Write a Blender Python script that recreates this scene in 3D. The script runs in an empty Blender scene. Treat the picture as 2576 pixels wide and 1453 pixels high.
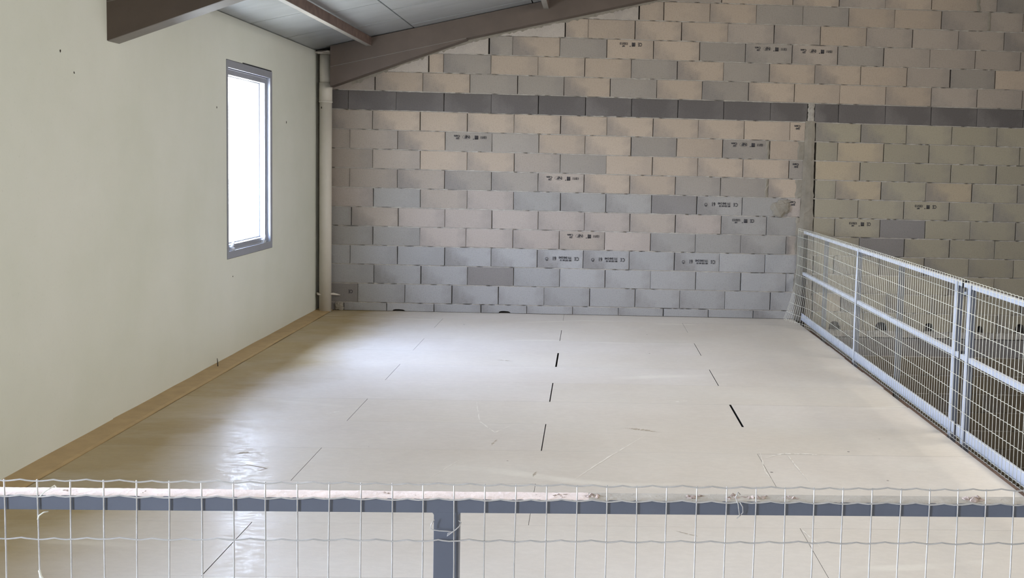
import bpy, bmesh, math, random
from mathutils import Vector, Matrix
rnd = random.Random(7)
S = bpy.context.scene
COL = S.collection

# ------------------------------------------------------------ camera
cd = bpy.data.cameras.new('camera'); cam = bpy.data.objects.new('camera', cd); COL.objects.link(cam)
RX, RY, RZ = 0.0802, 0.0429, 0.0263
def _m3(rows): return Matrix(rows)
_c, _s = math.cos, math.sin
Ry = _m3([(_c(RY), 0, -_s(RY)), (0, 1, 0), (_s(RY), 0, _c(RY))])
Rx = _m3([(1, 0, 0), (0, _c(RX), -_s(RX)), (0, _s(RX), _c(RX))])
Rz = _m3([(_c(RZ), -_s(RZ), 0), (_s(RZ), _c(RZ), 0), (0, 0, 1)])
W_ = _m3([(1, 0, 0), (0, 0, -1), (0, 1, 0)])
R = Rz @ Rx @ Ry @ W_
m = Matrix.Identity(4)
for i in range(3):
    m[i][0] = R[0][i]; m[i][1] = -R[1][i]; m[i][2] = -R[2][i]
m[0][3], m[1][3], m[2][3] = 2.883, -11.2441, 1.659
cam.matrix_world = m
cd.sensor_width = 36; cd.sensor_fit = 'HORIZONTAL'
cd.lens = 2622.076/2576*36
cd.shift_x = (1288-1591.3791)/2576
cd.shift_y = (620.6683-726.5)/2576
cd.clip_start = 0.05; cd.clip_end = 100
S.camera = cam

# ------------------------------------------------------------ world, lights, exposure
w = bpy.data.worlds.new('sky'); S.world = w; w.use_nodes = True
bg = w.node_tree.nodes['Background']; bg.inputs[1].default_value = 10.0
_nt = w.node_tree; _tc = _nt.nodes.new('ShaderNodeTexCoord'); _sp = _nt.nodes.new('ShaderNodeSeparateXYZ'); _rp = _nt.nodes.new('ShaderNodeValToRGB')
_mr = _nt.nodes.new('ShaderNodeMapRange'); _mr.inputs[1].default_value = -1; _mr.inputs[2].default_value = 1
_nt.links.new(_tc.outputs['Generated'], _sp.inputs[0]); _nt.links.new(_sp.outputs[2], _mr.inputs[0]); _nt.links.new(_mr.outputs[0], _rp.inputs[0])
_e = _rp.color_ramp.elements    # hazy overcast: pale ground, brightest band over the horizon, dimmer zenith
_e[0].position = 0.0; _e[0].color = (.34, .36, .36, 1); _e[1].position = 1.0; _e[1].color = (.42, .54, .80, 1)
for _p, _col in ((.46, (.40, .43, .46, 1)), (.51, (.75, .87, 1.07, 1)), (.68, (.75, .88, 1.18, 1)), (.82, (.50, .63, .96, 1))):
    _x = _e.new(_p); _x.color = _col
_nt.links.new(_rp.outputs[0], bg.inputs[0])
_my = _nt.nodes.new('ShaderNodeMapRange'); _my.inputs[1].default_value = -1; _my.inputs[2].default_value = 1; _my.inputs[3].default_value = 7.0; _my.inputs[4].default_value = 18.0
_nt.links.new(_sp.outputs[1], _my.inputs[0]); _nt.links.new(_my.outputs[0], bg.inputs[1])   # the sky is brighter on the side seen through the window
S.view_settings.view_transform = 'Standard'; S.view_settings.look = 'None'
S.view_settings.gamma = 1; S.view_settings.exposure = 2.55; S.view_settings.use_curve_mapping = False

def area(name, loc, size, sizey, power, color, target=None, portal=False):
    l = bpy.data.lights.new(name, 'AREA'); l.shape = 'RECTANGLE'; l.size = size; l.size_y = sizey
    l.energy = power; l.color = color
    o = bpy.data.objects.new(name, l); COL.objects.link(o); o.location = loc
    if target is not None:
        o.rotation_euler = (Vector(target)-Vector(loc)).to_track_quat('-Z', 'Y').to_euler()
    if portal: l.cycles.is_portal = True
    return o
for _y in (-2.215, -8.65, -12.0):
    area('window_portal', (-0.19, _y, 1.6), 1.14, 1.55, 1, (1, 1, 1), (1, _y, 1.6), True)
area('fill_hall', (8.2, -6.0, 4.25), 4.0, 3.0, 85, (1.0, 0.95, 0.88), (2.0, -6.0, 0.3))  # added fill light on the hall side, no visible source
area('fill_rear', (3.0, -13.4, 3.30), 3.6, 1.2, 9, (1.0, 0.94, 0.86), (2.6, -8.0, 0.2))  # weak fill light added behind the camera

# ------------------------------------------------------------ materials
def srgb(r, g, b):
    f = lambda c: (c/255/12.92) if c/255 <= 0.04045 else ((c/255+0.055)/1.055)**2.4
    return (f(r), f(g), f(b), 1)
class NT:
    def __init__(s, name):
        s.m = bpy.data.materials.new(name); s.m.use_nodes = True; s.t = s.m.node_tree; s.t.nodes.clear()
        s.out = s.n('ShaderNodeOutputMaterial'); s.b = s.n('ShaderNodeBsdfPrincipled'); s.l(s.b.outputs[0], s.out.inputs[0])
    def n(s, k, **kw):
        x = s.t.nodes.new(k)
        for a, v in kw.items(): setattr(x, a, v)
        return x
    def l(s, a, b): s.t.links.new(a, b)
    def coord(s, which='Object'): return s.n('ShaderNodeTexCoord').outputs[which]
    def noise(s, vec, scale, detail=3, rough=0.55, dim='3D'):
        x = s.n('ShaderNodeTexNoise'); x.inputs['Scale'].default_value = scale; x.inputs['Detail'].default_value = detail
        x.inputs['Roughness'].default_value = rough
        if vec is not None: s.l(vec, x.inputs['Vector'])
        return x.outputs['Fac']
    def ramp(s, fac, stops):
        x = s.n('ShaderNodeValToRGB'); e = x.color_ramp.elements
        while len(e) < len(stops): e.new(0.5)
        for k, (p, c) in enumerate(stops):
            e[k].position = p; e[k].color = c if len(c) == 4 else (*c, 1)
        s.l(fac, x.inputs[0]); return x.outputs[0]
    def mix(s, fac, a, b, mode='MIX'):
        x = s.n('ShaderNodeMix', data_type='RGBA', blend_type=mode)
        for inp, v in ((x.inputs[0], fac), (x.inputs[6], a), (x.inputs[7], b)):
            if hasattr(v, 'links') or hasattr(v, 'is_linked'): s.l(v, inp)
            else: inp.default_value = v
        return x.outputs[2]
    def math(s, op, a, b=0.0):
        x = s.n('ShaderNodeMath', operation=op)
        for inp, v in ((x.inputs[0], a), (x.inputs[1], b)):
            if hasattr(v, 'is_linked'): s.l(v, inp)
            else: inp.default_value = v
        return x.outputs[0]
    def base(s, c):
        if hasattr(c, 'is_linked'): s.l(c, s.b.inputs['Base Color'])
        else: s.b.inputs['Base Color'].default_value = c
    def rough(s, v):
        if hasattr(v, 'is_linked'): s.l(v, s.b.inputs['Roughness'])
        else: s.b.inputs['Roughness'].default_value = v
    def bump(s, h, strength=0.3, dist=0.01):
        x = s.n('ShaderNodeBump'); x.inputs['Strength'].default_value = strength; x.inputs['Distance'].default_value = dist
        s.l(h, x.inputs['Height']); s.l(x.outputs[0], s.b.inputs['Normal'])
G = lambda v: (v, v, v, 1)

def mat_block():
    t = NT('concrete_block'); oc = t.coord('Object'); info = t.n('ShaderNodeObjectInfo')
    gen = t.coord('Generated')
    sx = t.n('ShaderNodeSeparateXYZ'); t.l(gen, sx.inputs[0])
    e = t.math('ABSOLUTE', t.math('SUBTRACT', sx.outputs[0], t.math('ADD', t.math('MULTIPLY', info.outputs['Random'], 0.5), 0.25)))
    big = t.noise(oc, 5.0, 3)
    f = t.math('ADD', e, t.math('MULTIPLY', t.math('SUBTRACT', big, 0.5), 1.3))
    f = t.ramp(f, [(0.22, G(0)), (0.62, G(1))])
    f = t.math('MULTIPLY', f, t.math('ADD', 0.25, t.math('MULTIPLY', info.outputs['Random'], 0.7)))
    col = info.outputs['Color']
    edge = t.mix(0.72, col, srgb(118, 113, 110))
    c = t.mix(f, col, edge)
    fine = t.noise(oc, 85, 5, 0.75)
    c = t.mix(t.ramp(fine, [(0.30, G(0.75)), (0.46, G(0))]), c, t.mix(1.0, c, G(0.60), 'MULTIPLY'))
    c = t.mix(t.ramp(fine, [(0.56, G(0)), (0.74, G(0.6))]), c, t.mix(1.0, c, G(1.32), 'MULTIPLY'))
    t.base(c); t.rough(0.95)
    med = t.noise(oc, 45, 3, 0.6)
    t.bump(t.math('ADD', fine, t.math('MULTIPLY', med, 0.7)), 0.45, 0.004)
    return t.m
def mat_simple(name, col, rough=0.8, nscale=20, var=0.12, bump=0.15, bscale=80, metal=0.0, bdist=0.003):
    t = NT(name); oc = t.coord('Object')
    n = t.noise(oc, nscale, 4, 0.6)
    c = t.mix(t.ramp(n, [(0.3, G(0)), (0.7, G(1))]), tuple(x*(1-var) for x in col[:3])+(1,), tuple(min(1, x*(1+var)) for x in col[:3])+(1,))
    t.base(c); t.rough(rough); t.b.inputs['Metallic'].default_value = metal
    t.bump(t.noise(oc, bscale, 4, 0.65), bump, bdist)
    return t.m
def mat_floor():
    t = NT('chipboard_floor'); oc = t.coord('Object'); info = t.n('ShaderNodeObjectInfo')
    big = t.noise(oc, 0.9, 4, 0.6); fine = t.noise(oc, 220, 3, 0.6)
    brown_tone = t.mix(t.ramp(big, [(0.35, G(0)), (0.68, G(1))]), srgb(160, 140, 100), srgb(172, 152, 113))
    dusty = t.mix(t.ramp(big, [(0.35, G(0)), (0.68, G(1))]), srgb(202, 193, 181), srgb(212, 204, 193))  # paler, greyer tone used away from the left wall
    geo = t.n('ShaderNodeNewGeometry'); sp = t.n('ShaderNodeSeparateXYZ'); t.l(geo.outputs['Position'], sp.inputs[0])
    edge = t.math('ADD', sp.outputs[0], t.math('MULTIPLY', t.math('SUBTRACT', t.noise(geo.outputs['Position'], 1.1, 4, 0.6), 0.5), 0.9))
    c = t.mix(t.ramp(edge, [(0.50, G(0)), (1.25, G(1))]), brown_tone, dusty)   # brown near the left wall, blending into the paler tone away from it
    c = t.mix(t.math('MULTIPLY', info.outputs['Random'], 0.2), c, srgb(198, 186, 160))
    # dusty grey bloom trodden over the boards
    mp = t.n('ShaderNodeMapping'); mp.inputs['Scale'].default_value = (0.8, 1.7, 1); t.l(oc, mp.inputs[0])
    d = t.noise(mp.outputs[0], 1.3, 5, 0.62)
    c = t.mix(t.ramp(d, [(0.45, G(0)), (0.75, G(0.38))]), c, srgb(206, 201, 190))
    # dark smears
    mp2 = t.n('ShaderNodeMapping'); mp2.inputs['Scale'].default_value = (1.6, 7.0, 1); mp2.inputs['Rotation'].default_value = (0, 0, 0.25); t.l(oc, mp2.inputs[0])
    sm = t.noise(mp2.outputs[0], 2.2, 5, 0.7)
    c = t.mix(t.ramp(sm, [(0.66, G(0)), (0.78, G(0.30))]), c, srgb(150, 138, 116))
    # pale scuffs
    v = t.n('ShaderNodeTexWave', wave_type='RINGS'); v.inputs['Scale'].default_value = 0.25; v.inputs['Distortion'].default_value = 7.0; v.inputs['Detail'].default_value = 2
    t.l(oc, v.inputs['Vector'])
    sc = t.math('MULTIPLY', t.ramp(v.outputs['Fac'], [(0.985, G(0)), (0.998, G(1))]), t.ramp(t.noise(oc, 1.1, 2), [(0.52, G(0)), (0.66, G(0.45))]))
    c = t.mix(sc, c, srgb(228, 222, 208))
    # tiny dark specks
    vo = t.n('ShaderNodeTexVoronoi'); vo.inputs['Scale'].default_value = 2.6; t.l(oc, vo.inputs['Vector'])
    c = t.mix(t.ramp(vo.outputs['Distance'], [(0.018, G(0.8)), (0.026, G(0))]), c, srgb(70, 62, 52))
    t.base(c)
    t.rough(t.ramp(t.noise(oc, 3.0, 4, 0.6), [(0.3, G(0.50)), (0.75, G(0.62))])); t.b.inputs['Specular IOR Level'].default_value = 0.30
    mp3 = t.n('ShaderNodeMapping'); mp3.inputs['Scale'].default_value = (1.0, 2.2, 1); t.l(oc, mp3.inputs[0])
    h = t.math('ADD', t.noise(mp3.outputs[0], 9, 4, 0.6), t.math('MULTIPLY', fine, 0.05))
    t.bump(h, 0.35, 0.006)
    # thin polished film where the board is worn smooth
    gl = t.n('ShaderNodeBsdfGlossy'); gl.inputs['Roughness'].default_value = 0.14
    bp = t.n('ShaderNodeBump'); bp.inputs['Strength'].default_value = 0.7; bp.inputs['Distance'].default_value = 0.0016
    mp4 = t.n('ShaderNodeMapping'); mp4.inputs['Scale'].default_value = (1.0, 1.8, 1); mp4.inputs['Rotation'].default_value = (0, 0, .3); t.l(oc, mp4.inputs[0])
    ck = t.noise(mp4.outputs[0], 16, 7, 0.74)
    t.l(ck, bp.inputs['Height']); t.l(bp.outputs[0], gl.inputs['Normal'])
    mx = t.n('ShaderNodeMixShader'); t.l(t.ramp(ck, [(0.44, G(0.003)), (0.54, G(0.036))]), mx.inputs[0])
    t.l(t.b.outputs[0], mx.inputs[1]); t.l(gl.outputs[0], mx.inputs[2]); t.l(mx.outputs[0], t.out.inputs[0])
    return t.m
def mat_plaster():
    t = NT('white_wall_panel'); oc = t.coord('Object')
    n = t.noise(oc, 1.2, 4, 0.6)
    c = t.mix(t.ramp(n, [(0.3, G(0)), (0.7, G(1))]), srgb(204, 206, 193), srgb(212, 213, 203))
    f = t.noise(oc, 60, 3, 0.6)
    c = t.mix(t.ramp(f, [(0.62, G(0)), (0.8, G(0.25))]), c, srgb(180, 178, 165))
    t.base(c); t.rough(0.72); t.bump(f, 0.2, 0.002); return t.m
def mat_sheet():
    t = NT('roof_sheet'); oc = t.coord('Object')
    mp = t.n('ShaderNodeMapping'); mp.inputs['Scale'].default_value = (1, 3, 1); t.l(oc, mp.inputs[0])
    n = t.noise(mp.outputs[0], 2.0, 4, 0.6)
    t.base(t.mix(t.ramp(n, [(0.3, G(0)), (0.7, G(1))]), srgb(164, 167, 168), srgb(180, 183, 184)))
    t.rough(0.36); t.b.inputs['Metallic'].default_value = 0.5; t.bump(t.noise(oc, 5, 3), 0.25, 0.01); return t.m
def mat_glass():
    t = NT('window_glass'); t.t.nodes.remove(t.b)
    a = t.n('ShaderNodeBsdfTransparent'); g = t.n('ShaderNodeBsdfGlossy'); g.inputs['Roughness'].default_value = 0.02
    mx = t.n('ShaderNodeMixShader'); mx.inputs[0].default_value = 0.06
    t.l(a.outputs[0], mx.inputs[1]); t.l(g.outputs[0], mx.inputs[2]); t.l(mx.outputs[0], t.out.inputs[0]); return t.m
M = dict(
    block=mat_block(), floor=mat_floor(), plaster=mat_plaster(), sheet=mat_sheet(), glass=mat_glass(),
    mortar=mat_simple('bed_mortar', srgb(160, 154, 145), 0.95, 14, 0.25, 0.7, 60, bdist=0.008),
    render=mat_simple('cement_render', srgb(134, 127, 115), 0.95, 6, 0.16, 0.5, 30, bdist=0.008),
    backing=mat_simple('dark_backing', srgb(62, 58, 55), 0.95),
    roughwall=mat_simple('rough_masonry', srgb(146, 136, 122), 0.95, 5, 0.2, 0.4, 20),
    strip=mat_simple('edge_board', srgb(176, 150, 108), 0.6, 8, 0.10, 0.15, 60),
    subfloor=mat_simple('subfloor', srgb(36, 31, 27), 0.9),
    steel=mat_simple('brown_grey_steel', srgb(88, 76, 67), 0.6, 4, 0.12, 0.15, 30),
    steel_light=mat_simple('lit_flange_steel', srgb(132, 127, 120), 0.55, 6, 0.14, 0.15, 40),  # light on flange undersides put into this paler colour; weld seam shares it
    purlin=mat_simple('rusty_purlin', srgb(98, 80, 72), 0.7, 12, 0.3, 0.3, 50),
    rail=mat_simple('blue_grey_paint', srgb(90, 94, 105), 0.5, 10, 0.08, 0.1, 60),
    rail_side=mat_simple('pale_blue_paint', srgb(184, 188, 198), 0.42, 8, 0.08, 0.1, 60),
    rail_grey=mat_simple('dull_grey_paint', srgb(96, 97, 99), 0.6, 10, 0.1, 0.1, 60),
    dust2=mat_simple('cement_dust', srgb(186, 178, 166), 0.95, 18, 0.12, 0.4, 90, bdist=0.004),
    dust=mat_simple('pale_dust', srgb(240, 223, 214), 0.95, 18, 0.12, 0.4, 90, bdist=0.004),
    wire=mat_simple('galvanised_wire', srgb(190, 186, 181), 0.45, 40, 0.12, 0.05, 90, metal=0.3),
    wire_white=mat_simple('cream_coated_wire', srgb(222, 220, 205), 0.5, 40, 0.06, 0.05, 90),
    alu=mat_simple('grey_aluminium', srgb(150, 153, 162), 0.4, 8, 0.05, 0.03, 60, metal=0.2),
    alu_l=mat_simple('pale_aluminium', srgb(196, 200, 208), 0.4, 8, 0.05, 0.03, 60),
    gasket=mat_simple('black_gasket', srgb(40, 42, 50), 0.6),
    pvc=mat_simple('cream_pvc', srgb(202, 196, 184), 0.5, 5, 0.05, 0.08, 30),
    plaster_lump=mat_simple('plaster_lump', srgb(200, 192, 182), 0.9, 20, 0.1, 0.5, 50),
    ink=mat_simple('black_ink', srgb(52, 50, 54), 0.9),
    black=mat_simple('black_rubber', srgb(28, 28, 32), 0.7),
    crumb=mat_simple('mortar_crumb', srgb(176, 158, 147), 0.95, 60, 0.3, 0.6, 150),
    speck=mat_simple('dark_speck', srgb(60, 54, 48), 0.9),
    scuff_pale=mat_simple('pale_scuff', srgb(224, 218, 206), 0.9, 60, 0.05), scuff_dark=mat_simple('dark_scuff', srgb(172, 160, 140), 0.8, 60, 0.1),
    rubble=mat_simple('rubble', srgb(132, 124, 104), 0.95, 10, 0.3, 0.5, 40),
)

# ------------------------------------------------------------ helpers
def link(name, me, mat, parent=None, kind=None, label=None, cat=None, group=None, color=None):
    o = bpy.data.objects.new(name, me); COL.objects.link(o)
    if mat is not None and len(me.materials) == 0: me.materials.append(mat)
    if parent is not None: o.parent = parent
    tag(o, label, cat, group, kind)
    if color: o.color = color
    return o
def tag(o, label=None, cat=None, group=None, kind=None):
    if label: o['label'] = label
    if cat: o['category'] = cat
    if group: o['group'] = group
    if kind: o['kind'] = kind
def empty(name, loc, label, cat, group=None):
    o = bpy.data.objects.new(name, None); o.empty_display_size = 0.1; COL.objects.link(o); o.location = loc
    tag(o, label, cat, group); return o
class MB:
    def __init__(s): s.v = []; s.f = []; s.smooth = False
    def add(s, vs, fs):
        k = len(s.v); s.v += [tuple(v) for v in vs]; s.f += [tuple(i+k for i in f) for f in fs]; return s
    def box(s, a, b):
        (x0, y0, z0), (x1, y1, z1) = a, b
        return s.add([(x0, y0, z0), (x1, y0, z0), (x1, y1, z0), (x0, y1, z0), (x0, y0, z1), (x1, y0, z1), (x1, y1, z1), (x0, y1, z1)],
                     [(0, 3, 2, 1), (4, 5, 6, 7), (0, 1, 5, 4), (1, 2, 6, 5), (2, 3, 7, 6), (3, 0, 4, 7)])
    def prism(s, poly, axis, a, b):
        """poly: 2D points in the plane normal to axis (x:(y,z), y:(x,z), z:(x,y)); extruded from a to b"""
        def p(q, t): return {'x': (t, q[0], q[1]), 'y': (q[0], t, q[1]), 'z': (q[0], q[1], t)}[axis]
        n = len(poly)
        vs = [p(q, a) for q in poly]+[p(q, b) for q in poly]
        fs = [tuple(range(n)), tuple(range(2*n-1, n-1, -1))]+[(i, i+n, (i+1) % n+n, (i+1) % n) for i in range(n)]
        return s.add(vs, fs)
    def tube(s, pts, r, n=6, cap=True):
        pts = [Vector(p) for p in pts]; k0 = len(s.v); N = len(pts)
        up = None
        for i, p in enumerate(pts):
            d = (pts[min(i+1, N-1)]-pts[max(i-1, 0)]).normalized()
            if up is None: up = Vector((0, 0, 1)) if abs(d.z) < 0.9 else Vector((1, 0, 0))
            a = d.cross(up).normalized(); b = a.cross(d).normalized(); up = b
            rr = r[i] if isinstance(r, (list, tuple)) else r
            for j in range(n):
                t = 2*math.pi*j/n; s.v.append(tuple(p+a*(rr*math.cos(t))+b*(rr*math.sin(t))))
        for i in range(N-1):
            for j in range(n):
                a = k0+i*n+j; b = k0+i*n+(j+1) % n; s.f.append((a, b, b+n, a+n))
        if cap: s.f.append(tuple(k0+j for j in range(n-1, -1, -1))); s.f.append(tuple(k0+(N-1)*n+j for j in range(n)))
        return s
    def mesh(s, smooth=False, bevel=0.0):
        me = bpy.data.meshes.new('m'); me.from_pydata(s.v, [], s.f)
        bm = bmesh.new(); bm.from_mesh(me); bmesh.ops.recalc_face_normals(bm, faces=bm.faces)
        if bevel: bmesh.ops.bevel(bm, geom=bm.edges[:], offset=bevel, segments=2, affect='EDGES', profile=0.6)
        if smooth:
            for f in bm.faces: f.smooth = True
        bm.to_mesh(me); bm.free(); me.update(); return me
def lump(rx, ry, rz, seed, sub=2, amt=0.35, cut=None):
    r = random.Random(seed); bm = bmesh.new(); bmesh.ops.create_icosphere(bm, subdivisions=sub, radius=1)
    ph = [(r.uniform(2, 5), r.uniform(0, 6), Vector((r.uniform(-1, 1), r.uniform(-1, 1), r.uniform(-1, 1)))) for _ in range(6)]
    for v in bm.verts:
        k = 1+amt*sum(math.sin(a*v.co.dot(d)*2+b) for a, b, d in ph)/4+r.uniform(-amt, amt)*0.25
        v.co = Vector((v.co.x*rx*k, v.co.y*ry*k, v.co.z*rz*k))
        if cut is not None and v.co.z < cut: v.co.z = cut
    me = bpy.data.meshes.new('lump'); bm.to_mesh(me); bm.free(); return me
def shift(me, d):
    for v in me.vertices: v.co += Vector(d)
    return me

ROOF = lambda x: 2.745+0.24*x
XR, YB, ZL = 10.5, -15.0, -3.0     # shell limits: right wall, rear wall, lower floor

# ------------------------------------------------------------ setting: walls, floor, ceiling
# back wall: dark core behind the blocks
b = MB(); b.prism([(-0.2, ZL), (XR+0.2, ZL), (XR+0.2, ROOF(XR)+0.1), (-0.2, ROOF(-0.2)+0.1)], 'y', 0.062, 0.26)
wall_back = link('wall_back', b.mesh(), M['backing'], kind='structure')

Z0, H = 0.0905, 0.2056
def clip_roof(poly):
    out = []
    f = lambda p: ROOF(p[0])-0.02-p[1]
    for i in range(len(poly)):
        a, c = poly[i], poly[(i+1) % len(poly)]
        fa, fc = f(a), f(c)
        if fa >= 0: out.append(a)
        if (fa >= 0) != (fc >= 0):
            t = fa/(fa-fc); out.append((a[0]+t*(c[0]-a[0]), a[1]+t*(c[1]-a[1])))
    return out
def block_mesh(poly, ch=0.0035):
    """block facing -Y: chamfered front, outline poly in (x,z) counter-clockwise"""
    cx = sum(p[0] for p in poly)/len(poly); cz = sum(p[1] for p in poly)/len(poly); n = len(poly)
    loc = [(p[0]-cx, p[1]-cz) for p in poly]
    w2 = max(abs(p[0]) for p in loc) or 1; h2 = max(abs(p[1]) for p in loc) or 1
    off = rnd.uniform(-0.0022, 0.0015)
    fr = [(x*(1-ch/w2), off, z*(1-ch/h2)) for x, z in loc]
    md = [(x+rnd.uniform(-.0012, .0012), off+ch, z+rnd.uniform(-.0012, .0012)) for x, z in loc]
    bk = [(x, 0.064, z) for x, z in loc]
    me = bpy.data.meshes.new('block')
    fs = [tuple(range(n))]+[(i, i+n, (i+1) % n+n, (i+1) % n) for i in range(n)]+[(i+n, i+2*n, (i+1) % n+2*n, (i+1) % n+n) for i in range(n)]
    me.from_pydata(fr+md+bk, [], fs); me.update(); me.materials.append(M['block'])
    return me, (cx, cz)
BE, BG, PI_, GR, GD, DK, LT, BL, GN, GB = (srgb(167, 152, 136), srgb(156, 145, 134), srgb(162, 151, 142), srgb(146, 142, 137), srgb(127, 122, 118),
    srgb(94, 89, 87), srgb(178, 168, 157), srgb(146, 146, 150), srgb(150, 142, 124), srgb(164, 150, 128))
rows = {
16: [4.245, 5.011, 5.511, 6.012, 6.515, 7.031, 7.23],
15: [3.365, 3.631, 4.126, 4.625, 5.125, 5.621, 6.121, 6.629, 7.155, 7.527],
14: [2.585, 2.834, 3.329, 3.826, 4.325, 4.821, 5.323, 5.822, 6.322, 6.827, 7.328],
13: [1.781, 2.036, 2.535, 3.033, 3.531, 4.026, 4.52, 5.024, 5.518, 6.018, 6.524, 7.021, 7.519],
12: [1.147, 1.308, 1.809, 2.309, 2.804, 3.3, 3.793, 4.29, 4.788, 5.28, 5.777, 6.281, 6.754, 7.25],
11: [0.585, 1.093, 1.589, 2.093, 2.587, 3.08, 3.579, 4.068, 4.567, 5.064, 5.559, 6.06, 6.56, 7.063],
10: [0.31, 0.814, 1.317, 1.82, 2.317, 2.82, 3.315, 3.812, 4.308, 4.813, 5.215, 5.297, 5.553, 6.066, 6.567, 7.074, 7.585],
9: [0.566, 1.067, 1.567, 2.064, 2.559, 3.055, 3.55, 4.04, 4.536, 5.033, 5.201, 5.314, 5.805, 6.306, 6.805, 7.305],
8: [0.329, 0.832, 1.335, 1.832, 2.332, 2.827, 3.318, 3.811, 4.307, 4.805, 5.149, 5.322, 5.562, 6.065, 6.564, 7.062, 7.569],
7: [0.571, 1.073, 1.571, 2.071, 2.566, 3.06, 3.553, 4.045, 4.536, 5.035, 5.2, 5.328, 5.814, 6.309, 6.816, 7.32],
6: [0.327, 0.831, 1.333, 1.832, 2.331, 2.824, 3.316, 3.808, 4.3, 4.80, 5.139, 5.33, 5.556, 6.055, 6.551, 7.058, 7.566],
5: [0.578, 1.077, 1.576, 2.073, 2.574, 3.064, 3.556, 4.047, 4.542, 5.037, 5.18, 5.334, 5.811, 6.315, 6.816, 7.312],
4: [0.346, 0.843, 1.342, 1.843, 2.341, 2.838, 3.328, 3.821, 4.319, 4.814, 5.146, 5.33, 5.563, 6.061, 6.563, 7.064, 7.567],
3: [0.574, 1.077, 1.569, 2.072, 2.57, 3.061, 3.556, 4.045, 4.539, 5.037, 5.154, 5.338, 5.842, 6.339, 6.842, 7.348],
2: [0.335, 0.838, 1.342, 1.843, 2.336, 2.833, 3.331, 3.822, 4.315, 4.813, 5.162, 5.346, 5.57, 6.071, 6.57, 7.066, 7.568],
1: [0.588, 1.09, 1.59, 2.087, 2.583, 3.075, 3.57, 4.061, 4.553, 5.052, 5.17, 5.346, 5.856, 6.354, 6.855, 7.361],
0: [0.421, 0.922, 1.424, 1.924, 2.419, 2.912, 3.405, 3.893, 4.387, 4.885, 5.179, 5.354, 5.666, 6.169, 6.67, 7.172, 7.676],
-1: [0.27, 0.728, 1.234, 1.738, 2.235, 2.731, 3.228, 3.718, 4.209, 4.703, 5.169, 5.354, 5.92, 6.42, 6.92, 7.42],
}
tones = {  # block colours left to right, one letter per block up to the pillar, then a bar, then beyond it
16: 'BBBNBBNGNB', 15: 'LBBBGGBBNNB', 14: 'LBBBBNNBNNNN', 13: 'LGBGBBGGNGNNNN', 12: 'LBGBBBGBGBBBNGB', 11: 'BBBGGBGBGBBBBNN',
10: 'DDDDDDDDDDDxDDDDDDD', 9: 'BBBBBBBBBBBxNNNNNN', 8: 'NNBGGBBGBGBxNBNNNN', 7: 'NNBBNGBBBBGxBNNNNNN', 6: 'NNNGGNBBGGBxNBNBNN',
5: 'PGNPGGGHGGPxNNNNNN', 4: 'GNPPPPPNPGGxNNHNNN', 3: 'GGPPPNPGGGxxNHNNNN', 2: 'GGGGGGGGGGGxNNNNNN', 1: 'GGGHGGGGGGGxNNNNNN', 0: 'HGGGGGGGGGGxBNNNNN',
-1: 'HGGGGGGGGGGxNNNNN'}
tone = dict(B=BE, N=BG, P=PI_, G=GR, H=GD, D=DK, L=LT)
blocks = {}
wide = {(12, 1): .012, (13, 1): .013, (14, 1): .010, (15, 1): .012, (11, 1): .009, (8, 10): .02, (6, 10): .02, (12, 13): .012}
def put_block(k, i, x0, x1, z0, z1, col, notch=None):
    poly = [(x0, z0), (x1, z0), (x1, z1), (x0, z1)]
    if notch:
        nb = [(x0, z0)]
        for (a, c, h) in notch:
            nb += [(a, z0), (a+(c-a)*.06, z0+h*.6), (a+(c-a)*.22, z0+h*.93), (a+(c-a)*.5, z0+h), (a+(c-a)*.8, z0+h*.86), (a+(c-a)*.95, z0+h*.4), (c, z0)]
        poly = nb+[(x1, z0), (x1, z1), (x0, z1)]
    if k >= 11:
        poly = clip_roof(poly)
        if len(poly) < 3: return None
    ar = abs(sum(poly[q][0]*poly[(q+1) % len(poly)][1]-poly[(q+1) % len(poly)][0]*poly[q][1] for q in range(len(poly))))/2
    if ar < 0.0015: return None
    me, (cx, cz) = block_mesh(poly)
    jit = rnd.uniform(0.93, 1.07)
    o = link('block', me, None, wall_back, color=tuple(c*jit for c in col[:3])+(1,)); o.location = (cx, 0, cz)
    blocks[(k, i)] = o; return o
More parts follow.
